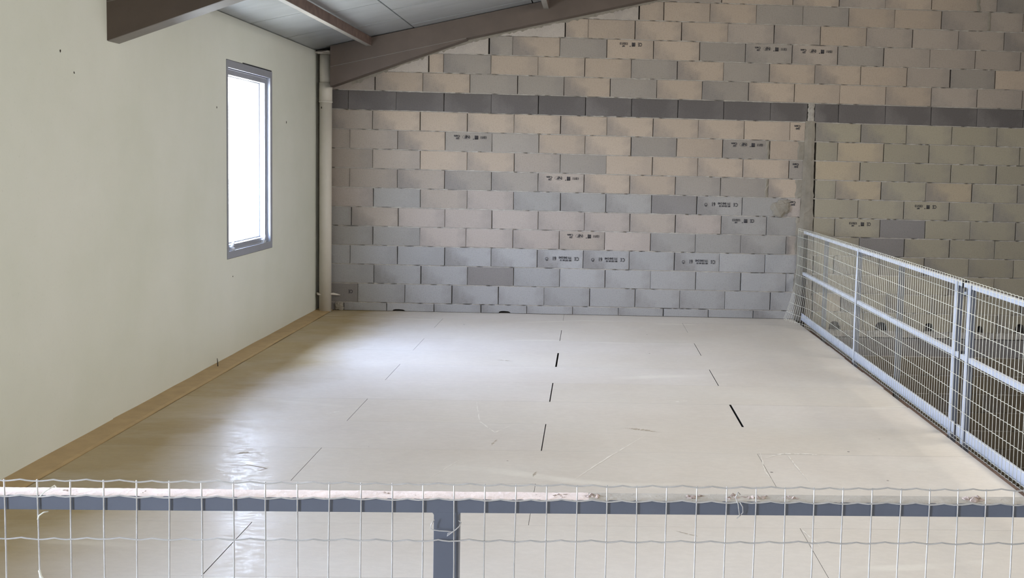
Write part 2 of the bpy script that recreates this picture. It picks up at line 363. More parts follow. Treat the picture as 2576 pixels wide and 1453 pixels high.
for k, js in rows.items():
    xs = [0.0]+js
    while xs[-1] < 8.2: xs.append(xs[-1]+0.5)
    z0 = Z0+H*k; z1 = z0+H
    pz0, pz1 = z0+0.0045, z1-0.0045
    if k == -1: pass
    for i in range(len(xs)-1):
        x0, x1 = xs[i], xs[i+1]
        if k <= 10 and 4.9 < x0 < 5.25 and 5.25 < x1 < 5.4: continue   # the concrete pillar
        if k == 10 and abs(x0-5.215) < .01: continue
        tn = tones[k][i] if i < len(tones[k]) else rnd.choice('BNG')
        col = tone.get(tn, BG)
        if x0 > 5.25 and k < 10 and k >= -1: col = GB if tn == 'B' else (GN if tn == 'N' else col)
        if x0 < 0.2 and tn in 'BN': col = BG
        if tn == 'G' and k >= 6: col = srgb(146, 138, 129)
        if tn == 'G' and k <= 2: col = srgb(155, 153, 151)
        g0 = wide.get((k, i), rnd.choice([.0012, .003, .0042, .0055, .006])); g1 = rnd.choice([.001, .0015, .002])
        nt = None
        if k == -1:
            if x0 < 5.2: pz0 = 0.003
            else: pz0 = z0+0.0045
            q = [(0.79, 0.93, 0.020), (1.236, 1.32, 0.03), (1.93, 2.065, 0.024)] if x0 < 5.2 else [(5.54, 5.68, .10), (6.05, 6.20, .10), (6.60, 6.72, .10), (7.19, 7.27, .08), (7.62, 7.74, .11)]
            nt = [n for n in q if n[0] >= x0+.01 and n[1] <= x1-.01] or None
        put_block(k, i, x0+g0, x1-g1, pz0, pz1, col, nt)
# courses above the picture up to the roof and below the floor in the void
for k in (17, 18):
    x = 4.2+0.25*(k % 2); i = 0
    while x < 8.2: put_block(k, i, x+.002, x+.498, Z0+H*k+.0045, Z0+H*(k+1)-.0045, rnd.choice([BE, BG])); x += .5; i += 1
zt = -0.185
for q in range(8):
    x = 5.06+0.25*(q % 2); i = 0; z1 = zt-H*q; z0 = z1-H
    while x < 8.15:
        put_block(-2-q, i, max(x, 5.34)+.002, min(x+.498, 8.2), z0+.0045, z1-.0045, (GD if q == 0 else GN) if q < 1 else srgb(118, 108, 92)); x += .5; i += 1
# bed mortar strips, one per course, slightly recessed with a rough face
def mortar_strip(x0, x1, z, h, seed, mat=M['mortar'], face=0.0035):
    r = random.Random(seed); n = max(2, int((x1-x0)/0.035)); vs = []; fs = []
    for i in range(n+1):
        x = x0+(x1-x0)*i/n; y = face+r.uniform(-.0028, .0034)
        if r.random() < 0.11: y += 0.020
        dz = r.uniform(-.0025, .0025)
        vs += [(x, .064, z-h/2), (x, y, z-h/2+dz-r.uniform(0, .002)), (x, y, z+h/2+dz+r.uniform(0, .002)), (x, .064, z+h/2)]
    for i in range(n):
        for j in range(3): a = 4*i+j; fs.append((a, a+1, a+5, a+4))
    me = bpy.data.meshes.new('mortar_bed'); me.from_pydata(vs, [], fs); me.update(); me.materials.append(mat)
    return link('mortar_bed', me, None, wall_back)
for k in range(0, 19):
    z = Z0+H*k; xa = max(0.0, (z-2.735)/0.24); xb = 8.2
    mortar_strip(xa, xb, z, 0.0105, 100+k)
mortar_strip(5.30, 8.2, Z0-H-0.03, 0.068, 90, face=-0.006)
for q in range(1, 8): mortar_strip(5.30, 8.2, zt-H*q, 0.0105, 80+q)
# plain rough masonry beyond what the frame sees, and above the frame
b = MB(); b.box((8.22, -0.004, ZL), (XR, 0.07, ROOF(8.22)-.03)).prism([(8.22, ROOF(8.22)-.031), (XR, ROOF(8.22)-.031), (XR, ROOF(XR)-.03)], 'y', -0.004, 0.07)
b.prism([(6.0, Z0+H*19), (8.2, Z0+H*19), (8.2, ROOF(8.2)-.03), (6.0, ROOF(6.0)-.03)], 'y', -0.004, 0.07)
b.box((5.34, -0.004, ZL), (8.2, 0.07, zt-H*8-.006)); b.box((-0.1, -0.004, ZL), (5.34, 0.07, -0.13))
link('rough_masonry', b.mesh(), M['roughwall'], wall_back)
# concrete pillar cast into the wall, rough edges
def rough_column(zs, l, r, y, seed, mat, name, amp=0.006):
    q = random.Random(seed); vs = []; fs = []; n = len(zs)
    for i, z in enumerate(zs):
        a = l(z)+q.uniform(-amp, amp); c = r(z)+q.uniform(-amp, amp)
        row = [(a-.004, .064, z), (a, y+.006, z), (a+(c-a)*.3, y+q.uniform(-.003, .003), z), (a+(c-a)*.7, y+q.uniform(-.003, .003), z), (c, y+.006, z), (c+.004, .064, z)]
        vs += row
    for i in range(n-1):
        for j in range(5): a = 6*i+j; fs.append((a, a+1, a+7, a+6))
    fs += [(0, 5, 4, 3, 2, 1), tuple(6*(n-1)+j for j in range(6))]
    me = bpy.data.meshes.new(name); me.from_pydata(vs, [], fs); me.update(); me.materials.append(mat)
    for p in me.polygons: p.use_smooth = False
    return link(name, me, None, wall_back)
zs = [ZL+0.001]+[-1+.04*i for i in range(80)]
rough_column(zs, lambda z: 5.150+0.024*max(0, z), lambda z: 5.346-0.021*max(0, z), -0.010, 5, M['render'], 'concrete_pillar')
rough_column([2.150+.02*i for i in range(11)], lambda z: 5.224, lambda z: 5.290, -0.002, 6, M['mortar'], 'pillar_head')
for k in (0, 2, 4, 6, 8):   # grout between block ends and pillar
    pass
for (a, c, k) in [(5.03, 5.20, 3), (5.045, 5.20, 5), (5.155, 5.21, 7), (5.045, 5.20, 8)]:
    pass
for k, a in ((8, 5.115), (6, 5.110), (3, 5.120), (4, 5.125), (2, 5.13), (1, 5.13)):
    zz = [Z0+H*k+.005+(H-.01)*i/6 for i in range(7)]
    rough_column(zz, lambda z: a, lambda z: 5.215, -0.004, 20+k, M['render'], 'grout_infill', 0.008)
for k, x in ((8, 4.80), (6, 4.80), (16, 7.03), (15, 7.15), (14, 7.62)):
    zz = [Z0+H*k+.005+(H-.01)*i/6 for i in range(7)]
    rough_column(zz, lambda z: x-0.02, lambda z: x+0.02, -0.005, 40+k, M['render'], 'grout_joint', 0.005)
me = shift(lump(0.105, 0.022, 0.075, 3, 3, 0.3), (4.955, -0.004, 1.205)); link('mortar_lump', me, M['render'], wall_back)
me = shift(lump(0.075, 0.016, 0.028, 13, 3, 0.4), (4.99, -0.003, 1.275)); link('mortar_lump', me, M['render'], wall_back)
me = shift(lump(0.045, 0.012, 0.045, 9, 3, 0.5), (0.225, -0.006, 0.05)); link('mortar_lump', me, M['render'], wall_back)

# cement smeared between the cut blocks and the sloping beam
q = random.Random(31); vs = []; fs = []; n = 150
for i in range(n+1):
    x = .35+3.35*i/n; zb = max(2.299+.385*x, 0) if x < 1.572 else 2.527+.24*x
    vs += [(x, .03, zb+.03), (x, -.007+q.uniform(-.002, .002), zb+.03), (x, -.006+q.uniform(-.003, .002), zb-.006-abs(q.gauss(0, .010))-.012*max(0, math.sin(x*5))), (x, .03, zb-.004)]
for i in range(n):
    for j in range(3): a = 4*i+j; fs.append((a, a+1, a+5, a+4))
me = bpy.data.meshes.new('smear'); me.from_pydata(vs, [], fs); me.update(); link('mortar_smear', me, M['render'], wall_back)

# inked stamps, printed upside down on some blocks
_tc = {}
def text_mesh(txt, size):
    key = (txt, size)
    if key in _tc: return _tc[key]
    cu = bpy.data.curves.new('t', 'FONT'); cu.body = txt; cu.size = size; cu.resolution_u = 2; cu.offset = 0.0011
    o = bpy.data.objects.new('t', cu); COL.objects.link(o); bpy.context.view_layer.update()
    me = bpy.data.meshes.new_from_object(o.evaluated_get(bpy.context.evaluated_depsgraph_get()))
    vs = [tuple(v.co) for v in me.vertices]; fs = [tuple(p.vertices) for p in me.polygons]
    bpy.data.objects.remove(o); bpy.data.curves.remove(cu); bpy.data.meshes.remove(me)
    _tc[key] = (vs, fs); return _tc[key]
def stamp(key, items, u0, v0, sx=1.0):
    """items: (kind, u, v, ...) read upright, u to the right, v up, origin at the block's lower left corner when the block is turned over"""
    o = blocks.get(key)
    if o is None: return
    ws = [v.co for v in o.data.vertices]; xr = max(c.x for c in ws); zt_ = max(c.z for c in ws)
    mb = MB()
    def put(vs, fs, u, v, sxx=1.0):
        mb.add([(xr-(u0+(u+x*sxx)*sx), -0.0042, zt_-(v0+v+y)) for x, y, *_ in vs], fs)
    for it in items:
        if it[0] == 't':
            _, u, v, txt, size, nar = it; vs, fs = text_mesh(txt, size); put(vs, fs, u, v, nar)
        elif it[0] == 'bar':
            _, u, v, wd, ht = it; put([(0, 0), (wd, 0), (wd, ht), (0, ht)], [(0, 1, 2, 3)], u, v)
        elif it[0] == 'oval':
            _, u, v, ra, rb, th = it; n = 28; vs = []; fs = []
            for i in range(n):
                a = 2*math.pi*i/n; vs += [(ra*math.cos(a), rb*math.sin(a)), ((ra-th)*math.cos(a), (rb-th)*math.sin(a))]
            for i in range(n): a = 2*i; c = 2*((i+1) % n); fs.append((a, c, c+1, a+1))
            put(vs, fs, u, v)
    me = bpy.data.meshes.new('stamp'); me.from_pydata(mb.v, [], mb.f); me.update(); me.materials.append(M['ink'])
    link('stamp', me, None, o)
def barcode(u, v, h=.040):
    return [('bar', u+.000, v, .007, h), ('bar', u+.010, v, .008, h), ('bar', u+.021, v, .006, h), ('bar', u+.029, v-.002, .006, h+.004), ('bar', u, v+h-.008, .035, .008)]
ST_B = [('t', 0.0, 0.0, 'C', .055, .7), ('t', .032, 0, '\u20ac' if False else 'E', .050, .7)] \
    + [('t', .082, .026, '08 133 04 10', .026, .88), ('t', .082, -.004, '771 B40 D40', .031, .82)] \
    + [('t', .245, -.002, '61', .058, .75), ('t', .335, .006, '*', .055, 1.0), ('oval', .348, .022, .016, .016, .004)]
ST_CE = [('t', 0.0, 0.0, 'CE', .052, .72)]+barcode(.075, -.001)+[('t', .122, .020, "''", .03, 1), ('t', .150, -.000, '133/13', .034, .95), ('t', .185, .030, 'NF', .022, 1)]
ST_NF = [('t', 0.0, 0.002, '13/11', .036, .85)]+barcode(.092, -.004)+[('t', .136, .016, "''", .03, 1), ('oval', .215, .014, .043, .022, .0018), ('t', .182, -.002, 'NF', .042, 1.05), ('t', .285, -.004, 'Cem', .032, 1.0), ('t', .290, .022, '133', .024, 1.0)]
ST_Q = [('t', 0.0, 0.0, 'Cem', .034, 1.0), ('t', .008, .028, 'B40', .026, 1.0)]
for key in ((2, 5), (2, 6), (2, 8)): stamp(key, ST_B, .045, .075)
stamp((5, 8), ST_B, .045, .065)
stamp((4, 9), ST_CE, .135, .030); stamp((13, 4), ST_CE, .12, .030); stamp((5, 14), ST_CE, .14, .035); stamp((4, 13), ST_CE, .10, .035)
for key in ((8, 3), (8, 9), (6, 5), (3, 5), (13, 7)): stamp(key, ST_NF, .055, .035)
stamp((13, 8), ST_NF, .055, .045)
for key in ((9, 10), (7, 10), (5, 10)): stamp(key, ST_Q, .055, .030)
stamp((0, 0), [('t', 0, 0, 'CE', .05, .8)], .05, .07)
stamp((16, 5), ST_NF, .07, .045)

# left wall with the window opening
WY0, WY1, WZ0, WZ1 = -2.812, -1.622, 0.803, 2.394
WINS = [(-2.812, -1.622), (-9.2, -8.1), (-12.6, -11.4)]
b = MB(); yy = 0.06
for (ya, yb) in WINS:
    b.box((-0.2, yb, -0.02), (0, yy, ROOF(0)-.004)).box((-0.2, ya, -0.02), (0, yb, WZ0)).box((-0.2, ya, WZ1), (0, yb, ROOF(0)-.004)); yy = ya
b.box((-0.2, YB, -0.02), (0, yy, ROOF(0)-.004)).box((-0.2, YB, ZL), (0, 0.06, -0.021))
wall_left = link('wall_left', b.mesh(), M['plaster'], kind='structure')
# near wall board stands a hair proud of the far one, which gives the vertical joint
b = MB(); yy = -4.853
for (ya, yb) in WINS[1:]:
    b.box((0, yb, 0.004), (.006, yy, ROOF(0)-.006)).box((0, ya, .004), (.006, yb, WZ0)).box((0, ya, WZ1), (.006, yb, ROOF(0)-.006)); yy = ya
b.box((0.0, YB, 0.004), (0.006, yy, ROOF(0)-.006)); link('wall_board', b.mesh(), M['plaster'], wall_left)
b = MB(); b.box((-.001, -4.8525, 0.004), (0.0035, -4.8485, 2.375)); link('joint_strip', b.mesh(), M['crumb'], wall_left)
b2 = MB()
for y, z, sz in ((-1.179, 1.959, .016), (-3.027, 2.002, .013), (-5.268, 2.079, .010), (-5.417, 2.182, .012), (-2.686, .655, .010), (-4.547, 2.361, .013)):
    link('wall_speck', shift(lump(.003, sz*.4, sz*.75, int(z*1000), 1, .6), (0.002 if y > -4.85 else .008, y, z)), M['speck'], wall_left)
# right and rear wall of the hall
b = MB(); b.box((XR, YB, ZL), (XR+.2, 0.26, ROOF(XR)+.3)); link('wall_right', b.mesh(), M['roughwall'], kind='structure')
b = MB(); b.prism([(-0.2, ZL), (XR+.2, ZL), (XR+.2, ROOF(XR)+.3), (-0.2, ROOF(0)+.1)], 'y', YB-.2, YB); link('wall_rear', b.mesh(), M['plaster'], kind='structure')
b = MB(); b.box((-.2, YB-.2, ZL-.2), (XR+.2, .26, ZL)); link('floor_lower', b.mesh(), M['subfloor'], kind='structure')

# ceiling: sheets laid on the slope
def slope_box(x0, x1, y0, y1, up0=0.0, up1=0.03):
    b = MB(); b.prism([(x0, ROOF(x0)+up0), (x1, ROOF(x1)+up0), (x1, ROOF(x1)+up1), (x0, ROOF(x0)+up1)], 'y', y0, y1); return b
ceiling = link('ceiling', slope_box(-0.95, XR+.2, YB-.2, .26, .035, .2).mesh(), M['backing'], kind='structure')  # runs past the left wall as an unseen eave, added to block high sky
def lane(xa, xb, y_list, lo=0.0):
    for i in range(len(y_list)-1):
        bb = slope_box(xa+.004, xb-.004, y_list[i+1]+.008, y_list[i]-.008, lo+rnd.uniform(0, .004), .034)
        link('roof_sheet', bb.mesh(), M['sheet'], ceiling)
lane(-0.02, 0.57, [0.06, -0.20, -1.18, -2.21, -3.23, -4.25, -5.27, -6.3, -7.3])
lane(0.57, 1.03, [0.06, -0.95, -1.925, -2.9, -3.9, -4.9, -5.9, -7.3])
lane(1.035, 2.25, [0.06, -0.47, -1.47, -2.47, -3.47, -4.47, -5.47, -7.3])
lane(2.255, 3.5, [0.06, -0.9, -1.9, -2.9, -3.9, -4.9, -5.9, -7.3])
lane(3.505, 6.0, [0.06, -0.5, -1.5, -2.5, -3.5, -4.5, -5.5, -7.3])
lane(6.005, XR, [0.06, -2.4, -4.9, -7.3]); lane(0.0, XR, [-7.305, YB])

# floor: chipboard panels in staggered rows over a dark subfloor
b = MB(); b.box((-.0, YB, -0.20), (5.13, 0.06, -0.024)); floor = link('floor', b.mesh(), M['subfloor'], kind='structure')
YN, P = -5.3589, 0.615
gaps = {(-3, 1.395): .0032, (-1, 1.395): .002, (1, 1.395): .002, (3, 1.395): .002, (1, 3.89): .014, (4, 2.64): .013, (2, 2.64): .007, (0, 2.64): .005, (2, 3.89): .0, (3, 3.89): .005, (5, 3.89): .004, (6, 2.64): .004}
for n in range(-16, 9):
    y0 = YN+n*P; y1 = min(y0+P, 0.05)
    cuts = [0.165, 2.64, 5.155] if n % 2 == 0 else [0.165, 1.395, 3.89, 5.155]
    for i in range(len(cuts)-1):
        x0, x1 = cuts[i], cuts[i+1]
        g0 = gaps.get((n, x0), .0014) if i else 0; g1 = .0006
        if x1 > 5.1: x1 += rnd.uniform(-.006, .006)
        dz = rnd.uniform(-.0002, .0002)
        me = MB().box((x0+g0, y0+rnd.choice([.0001, .0003, .0005, .0008]), -.022), (x1-g1, y1-.0002, dz)).mesh()
        me.materials.append(M['floor']); me.materials.append(M['subfloor'])
        for p_ in me.polygons: p_.material_index = 0 if abs(p_.normal.z) > .5 else 1
        o = link('floor_panel', me, M['floor'], floor)
# scuffs rubbed into the dust of the panels: thin crusts, pale or dark
def scuff(pts, pale, seed, wd):
    r = random.Random(seed); P2 = []
    for i in range(len(pts)-1):
        for j in range(14):
            t = j/14; P2.append((pts[i][0]+(pts[i+1][0]-pts[i][0])*t, pts[i][1]+(pts[i+1][1]-pts[i][1])*t))
    P2.append(pts[-1]); vs = []; fs = []; n = len(P2)
    for i, (x, y) in enumerate(P2):
        x0, y0 = P2[max(0, i-1)]; x1, y1 = P2[min(n-1, i+1)]; L = math.hypot(x1-x0, y1-y0) or 1
        nx, ny = -(y1-y0)/L, (x1-x0)/L; ww = wd*r.uniform(.15, 1)*math.sin(math.pi*(i+.4)/(n-.2)); k = r.uniform(-.3, .3)*wd
        vs += [(x+nx*(ww+k), y+ny*(ww+k), .0010), (x-nx*(ww-k), y-ny*(ww-k), .0010)]
    for i in range(n-1):
        if r.random() > .12: fs.append((2*i, 2*i+1, 2*i+3, 2*i+2))
    me = bpy.data.meshes.new('scuff'); me.from_pydata(vs, [], fs); me.update(); me.materials.append(M['scuff_pale'] if pale else M['scuff_dark'])
    link('scuff', me, None, floor)
for i, (k, pts, wd) in enumerate([
 ('p', [(2.822, -5.931), (3.024, -5.474), (3.27, -4.959)], .006), ('p', [(2.082, -5.916), (2.209, -5.538)], .004),
 ('p', [(3.914, -5.297), (3.878, -5.7), (3.889, -5.864)], .005), ('p', [(4.064, -5.306), (4.07, -5.617), (4.084, -5.89)], .006),
 ('p', [(3.909, -5.453), (4.035, -5.349), (4.183, -5.342), (4.295, -5.394)], .012), ('p', [(2.139, -4.141), (2.223, -4.71), (2.341, -4.967), (2.458, -4.736)], .006),
 ('d', [(3.138, -4.813), (3.234, -4.846), (3.343, -4.898)], .022), ('d', [(2.62, -5.857), (2.627, -5.794), (2.638, -5.758)], .009),
 ('p', [(3.5, -4.067), (3.632, -4.033)], .018), ('p', [(3.889, -6.572), (3.939, -6.845)], .006), ('d', [(3.311, -6.643), (3.412, -6.715)], .005),
 ('p', [(1.222, -4.567), (1.305, -4.486)], .007), ('d', [(2.345, -5.262), (2.368, -5.13)], .012), ('d', [(.962, -5.523), (.996, -5.482), (1.059, -5.487)], .014),
 ('d', [(1.023, -5.797), (1.086, -5.707), (1.216, -5.773), (1.147, -5.861)], .005), ('d', [(2.149, -2.65), (2.283, -2.69)], .014)]):
    scuff(pts, k == 'p', i, wd)

# narrow filler board along the left wall
b = MB(); n = 40; vs = []; fs = []
q = random.Random(4)
for i in range(n+1):
    y = 0.0-12.0*i/n; xe = 0.158+q.uniform(-.003, .004)
    vs += [(0.0, y, -.002), (0.0, y, .016+q.uniform(-.002, .002)), (xe-.02, y, .009), (xe, y, .004), (xe, y, -.002)]
for i in range(n):
    for j in range(4): a = 5*i+j; fs.append((a, a+1, a+6, a+5))
b.add(vs, fs); link('trim_1', b.mesh(), M['strip'], kind='structure')
link('nail', MB().tube([(.052, -3.18, .004), (.050, -3.178, .04), (.046, -3.176, .075)], [.004, .004, .002], 6).mesh(), M['speck'], bpy.data.objects['trim_1'])
# steel edge beam under the open side of the floor
b = MB(); b.box((5.13, YB, -.34), (5.17, 0.05, -.026)).box((5.17, YB, -.34), (5.40, .05, -.31)).box((5.17, YB, -.14), (5.36, .05, -.125))
tr = link('trim_2', b.mesh(), M['purlin'], kind='structure')
for i, (x, y, rx, ry, rz) in enumerate([(5.22, -5.55, .05, .22, .035), (5.24, -5.95, .06, .16, .04), (5.23, -6.5, .05, .3, .03), (5.22, -4.2, .04, .5, .02), (5.25, -3.1, .05, .4, .02), (5.23, -1.2, .05, .7, .025)]):
    link('mortar_lump', shift(lump(rx, ry, rz, 60+i, 3, .3, -.01), (x, y, -.112)), M['rubble'], tr)

# ------------------------------------------------------------ window
win = bpy.data.objects.new('window_1', None); COL.objects.link(win); win['kind'] = 'structure'; win.location = (0, -2.217, 1.6)
def wpart(name, mb, mat, parent=None, bevel=0.0):
    me = mb.mesh(bevel=bevel)
    if parent is None: shift(me, (0, 2.217, -1.6)); return link(name, me, mat, win)
    shift(me, (0, 2.217, -1.6)); return link(name, me, mat, parent)
F = .058
b = MB()
def ring(b, x0, x1, y0, y1, z0, z1, f, fb=None):
    fb = fb or f
    b.box((x0, y0, z0), (x1, y1, z0+fb)).box((x0, y0, z1-f), (x1, y1, z1)).box((x0, y0, z0+fb), (x1, y0+f*.6, z1-f)).box((x0, y1-f, z0+fb), (x1, y1, z1-f))
g = .004
ring(b, -.16, .003, WY0+g, WY1-g, WZ0+g, WZ1-g, F); frame = wpart('window_frame', b, M['alu'])
b = MB(); ring(b, -.075, -.030, WY0+F+g, WY1-F-g, WZ0+F+g, WZ1-F-g, .052, .045); sash = wpart('window_sash', b, M['alu'])
b = MB(); ring(b, -.082, -.076, WY0+F+.05, WY1-F-.05, WZ0+F+.045, WZ1-F-.05, .012); wpart('gasket', b, M['gasket'], sash)
b = MB(); ring(b, -.029, -.0255, WY0+F+.012, WY1-F-.012, WZ0+F+.006, WZ1-F-.012, .005); wpart('sash_bead', b, M['alu_l'], sash)
b = MB(); b.box((-.062, WY0+F+.05, WZ0+F+.045), (-.056, WY1-F-.05, WZ1-F-.05)); wpart('glass_pane', b, M['glass'])
for y in (WY0+.17, WY1-.20):
    b = MB(); b.box((-.028, y-.035, WZ0+F+.002), (-.006, y+.035, WZ0+F+.022)); b.tube([(-.02, y, WZ0+F+.02), (-.012, y+.01, WZ0+F+.055), (-.02, y+.035, WZ0+F+.075)], [.011, .012, .008], 8)
    b.tube([(-.035, y-.03, WZ0+F+.03), (-.01, y-.03, WZ0+F+.03)], .010, 8)
    wpart('sash_latch', b, M['alu_l'])
# dark crack over the top of the frame
b = MB(); b.box((-.001, -2.42, WZ1-.001), (.0035, WY1-.02, WZ1+.007)); wpart('crack', b, M['gasket'])

for wi, (ya, yb) in enumerate(WINS[1:]):   # the same window in the next bays, beside and behind the camera
    w2 = bpy.data.objects.new('window_%d' % (wi+2), None); COL.objects.link(w2); w2['kind'] = 'structure'; w2.location = win.location+Vector((0, ya-WINS[0][0], 0))
    for ch in [c for c in win.children if c.name.split('.')[0] != 'crack']:
        c = ch.copy(); COL.objects.link(c); c.parent = w2
        for g_ in ch.children:
            d = g_.copy(); COL.objects.link(d); d.parent = c

# ------------------------------------------------------------ roof steel
def rafter(y0, label, xstart=0.002, low=None):
    low = low or M['steel']
    """I-section rafter with a haunch at the wall; y0 = face towards the camera, flanges 0.17 wide"""
    root = empty('roof_beam', (0.0, y0+.085, 2.4), label, 'beam', 'roof beams')
    X0, X1 = (xstart, XR); T = lambda x: ROOF(x)-.004; Bm = lambda x: 2.527+.24*x; Hn = lambda x: 2.299+.385*x
    xe = 1.572; W = .17; yc = y0+.006
    def add(name, poly, ya, yb, mat, par=root):
        me = MB().prism(poly, 'y', ya, yb).mesh(); shift(me, (0, -(y0+.085), -2.4)) if True else None
        return link(name, me, mat, par)
    add('web', [(X0, Bm(X0)), (X1, Bm(X1)), (X1, T(X1)-.001), (X0, T(X0)-.001)], yc-.006, yc+.006, M['steel'])
    add('top_flange', [(X0, T(X0)-.010), (X1, T(X1)-.010), (X1, T(X1)), (X0, T(X0))], y0+.0125, y0+W, M['steel'])
    add('bottom_flange', [(X0, Bm(X0)), (X1, Bm(X1)), (X1, Bm(X1)+.011), (X0, Bm(X0)+.011)], y0+.0125, y0+W, low)
    add('haunch_web', [(X0, Hn(X0)), (xe, Hn(xe)-.011), (xe, Bm(xe)-.0005), (X0, Bm(X0)-.0005)], yc-.006, yc+.006, M['steel'])
    add('haunch_flange', [(X0, Hn(X0)), (xe, Hn(xe)-.011), (xe, Bm(xe)+.001), (X0, Hn(X0)+.012)], y0+.0125, y0+W, low)
    # weld seam where the haunch meets the rafter
    add('weld_seam', [(X0, Bm(X0)-.002), (xe, Bm(xe)-.002), (xe, Bm(xe)+.001), (X0, Bm(X0)+.001)], y0-.0015, y0+.001, M['steel_light'])
    return root
rafter(-0.235, 'brown-grey steel roof beam running up along the block wall from the white pipe', 0.178)
rafter(-4.862, 'steel roof beam end cut off by the top edge above the plain white wall', .002, M['steel_light'])
def purlin(x, y0, y1, h, label):
    root = empty('purlin', (x, (y0+y1)/2, ROOF(x)), label, 'purlin', 'roof purlins')
    zt_ = ROOF(x)-.006; ym = (y0+y1)/2
    w = .055
    me = MB().box((x-.005, y0, zt_-h), (x, y1, zt_)).mesh(); shift(me, (-x, -ym, -ROOF(x))); link('web', me, M['purlin'], root)
    me = MB().box((x-w, y0, zt_-h-.005), (x, y1, zt_-h)).mesh(); shift(me, (-x, -ym, -ROOF(x))); link('bottom_flange', me, M['steel_light'], root)
    me = MB().box((x-w, y0, zt_-h), (x-w+.004, y1, zt_-h+.018)).mesh(); shift(me, (-x, -ym, -ROOF(x))); link('lip', me, M['steel_light'], root)
    return root
purlin(0.600, -4.68, -0.24, .085, 'rust-brown roof purlin nearest the white wall, meeting the beam above the pipe')
purlin(2.42, -4.68, -0.24, .085, 'second roof purlin from the white wall, just at the top edge')
purlin(4.0, -4.68, -0.24, .085, 'third roof purlin from the white wall, above the picture')

# ------------------------------------------------------------ rainwater pipe in the corner
pc = (0.100, -0.098)
pipe = empty('downpipe', (pc[0], pc[1], 0.0), 'cream white plastic downpipe standing in the corner beside the block wall', 'pipe')
def cyl(z0, z1, r0, r1=None, n=28, loc=(0, 0)):
    r1 = r1 or r0; return MB().tube([(loc[0], loc[1], z0), (loc[0], loc[1], z0+(z1-z0)*.5), (loc[0], loc[1], z1)], [r0, (r0+r1)/2, r1], n)
link('pipe_lower', cyl(-.002, 2.215, .0635).mesh(True), M['pvc'], pipe)
link('pipe_upper', cyl(2.41, 2.70, .0620).mesh(True), M['pvc'], pipe)
link('pipe_sleeve', cyl(2.212, 2.412, .0665).mesh(True), M['pvc'], pipe)
link('sleeve_ring', MB().tube([(0, 0, 2.205), (0, 0, 2.213), (0, 0, 2.222)], [.0665, .0705, .0665], 28).mesh(True), M['pvc'], pipe)
link('plaster_collar', shift(lump(.095, .07, .028, 8, 3, .35), (0.005, 0, 2.725)), M['plaster_lump'], pipe)
link('pipe_clamp', MB().tube([(-.10, .06, .188), (-.072, -.02, .19), (-.06, -.045, .186), (-.035, -.062, .184)], [.011, .013, .011, .006], 8).mesh(True), M['plaster_lump'], pipe)
link('pipe_clamp', MB().tube([(.055, -.02, .19), (.085, .0, .188), (.115, .03, .178), (.135, .09, .165)], [.010, .013, .010, .006], 8).mesh(True), M['plaster_lump'], pipe)
link('pipe_chip', shift(lump(.006, .003, .012, 5, 1, .3), (-.03, -.058, 2.15)), M['speck'], pipe)

# ------------------------------------------------------------ side guard rail along the open edge
XS = 5.210
def box_local(root, name, a, bb, mat, bevel=0.0, parent=None):
    me = MB().box(a, bb).mesh(bevel=bevel); l = root.location; shift(me, (-l.x, -l.y, -l.z)); return link(name, me, mat, parent or root)
def section(y_far, y_near, posts, label, ends):
    root = empty('guardrail', (XS+.02, (y_far+y_near)/2, 0), label, 'railing', 'side guard rail sections')
    box_local(root, 'top_rail', (XS+.004, y_near, .948), (XS+.036, y_far, .976), M['rail_side'], .002)
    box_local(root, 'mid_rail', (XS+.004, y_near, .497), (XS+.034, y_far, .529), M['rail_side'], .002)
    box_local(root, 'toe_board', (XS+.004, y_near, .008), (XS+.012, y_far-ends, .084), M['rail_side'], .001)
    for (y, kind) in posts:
        if kind == 'b': # angle-iron post: pale plate for the lit face, shade painted into the darker flange
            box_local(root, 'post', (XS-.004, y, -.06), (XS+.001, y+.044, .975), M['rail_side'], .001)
            box_local(root, 'shaded_flange', (XS+.001, y+.001, -.06), (XS+.036, y+.006, .975), M['rail'], .001)
        elif kind == 'd':  # dark strip standing in for the void beside the wall, no real post
            box_local(root, 'post', (XS+.004, y, -.12), (XS+.044, y+.04, .93), M['speck'], .002)
        else:
            box_local(root, 'post', (XS+.042, y, -.12), (XS+.082, y+.035, .93), M['rail_grey'], .002)
    return root
far = section(-0.06, -4.86, [(-.10, 'd'), (-.95, 'g'), (-2.39, 'b'), (-3.46, 'g'), (-4.823, 'b')], 'pale blue steel guardrail section between the block wall and the rail joint, with posts and a dark strip standing in for a gap', 0)
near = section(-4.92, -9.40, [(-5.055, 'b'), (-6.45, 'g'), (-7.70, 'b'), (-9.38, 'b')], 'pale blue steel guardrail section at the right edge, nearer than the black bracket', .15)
box_local(near, 'toe_plate', (XS+.004, -4.98, .012), (XS+.012, -4.91, .085), M['rail_side'], .001)
box_local(near, 'bracket', (XS-.002, -5.005, .895), (XS+.010, -4.95, .94), M['black'], .002)
link('bracket_bolt', MB().tube([(XS-.010-XS-.02, -4.978-near.location.y, .918), (XS+.004-XS-.02, -4.978-near.location.y, .918)], .009, 8).mesh(True), M['rail_side'], near)
box_local(far, 'top_rail', (XS+.004, -4.898, .948), (XS+.036, -4.86, .976), M['rail_side'])
box_local(far, 'mid_rail', (XS+.004, -4.898, .497), (XS+.034, -4.86, .529), M['rail_side'])
box_local(far, 'rail_stop', (XS+.000, -4.912, .940), (XS+.038, -4.899, .985), M['black'])
box_local(far, 'rail_stop', (XS+.000, -4.912, .492), (XS+.036, -4.900, .545), M['black'])

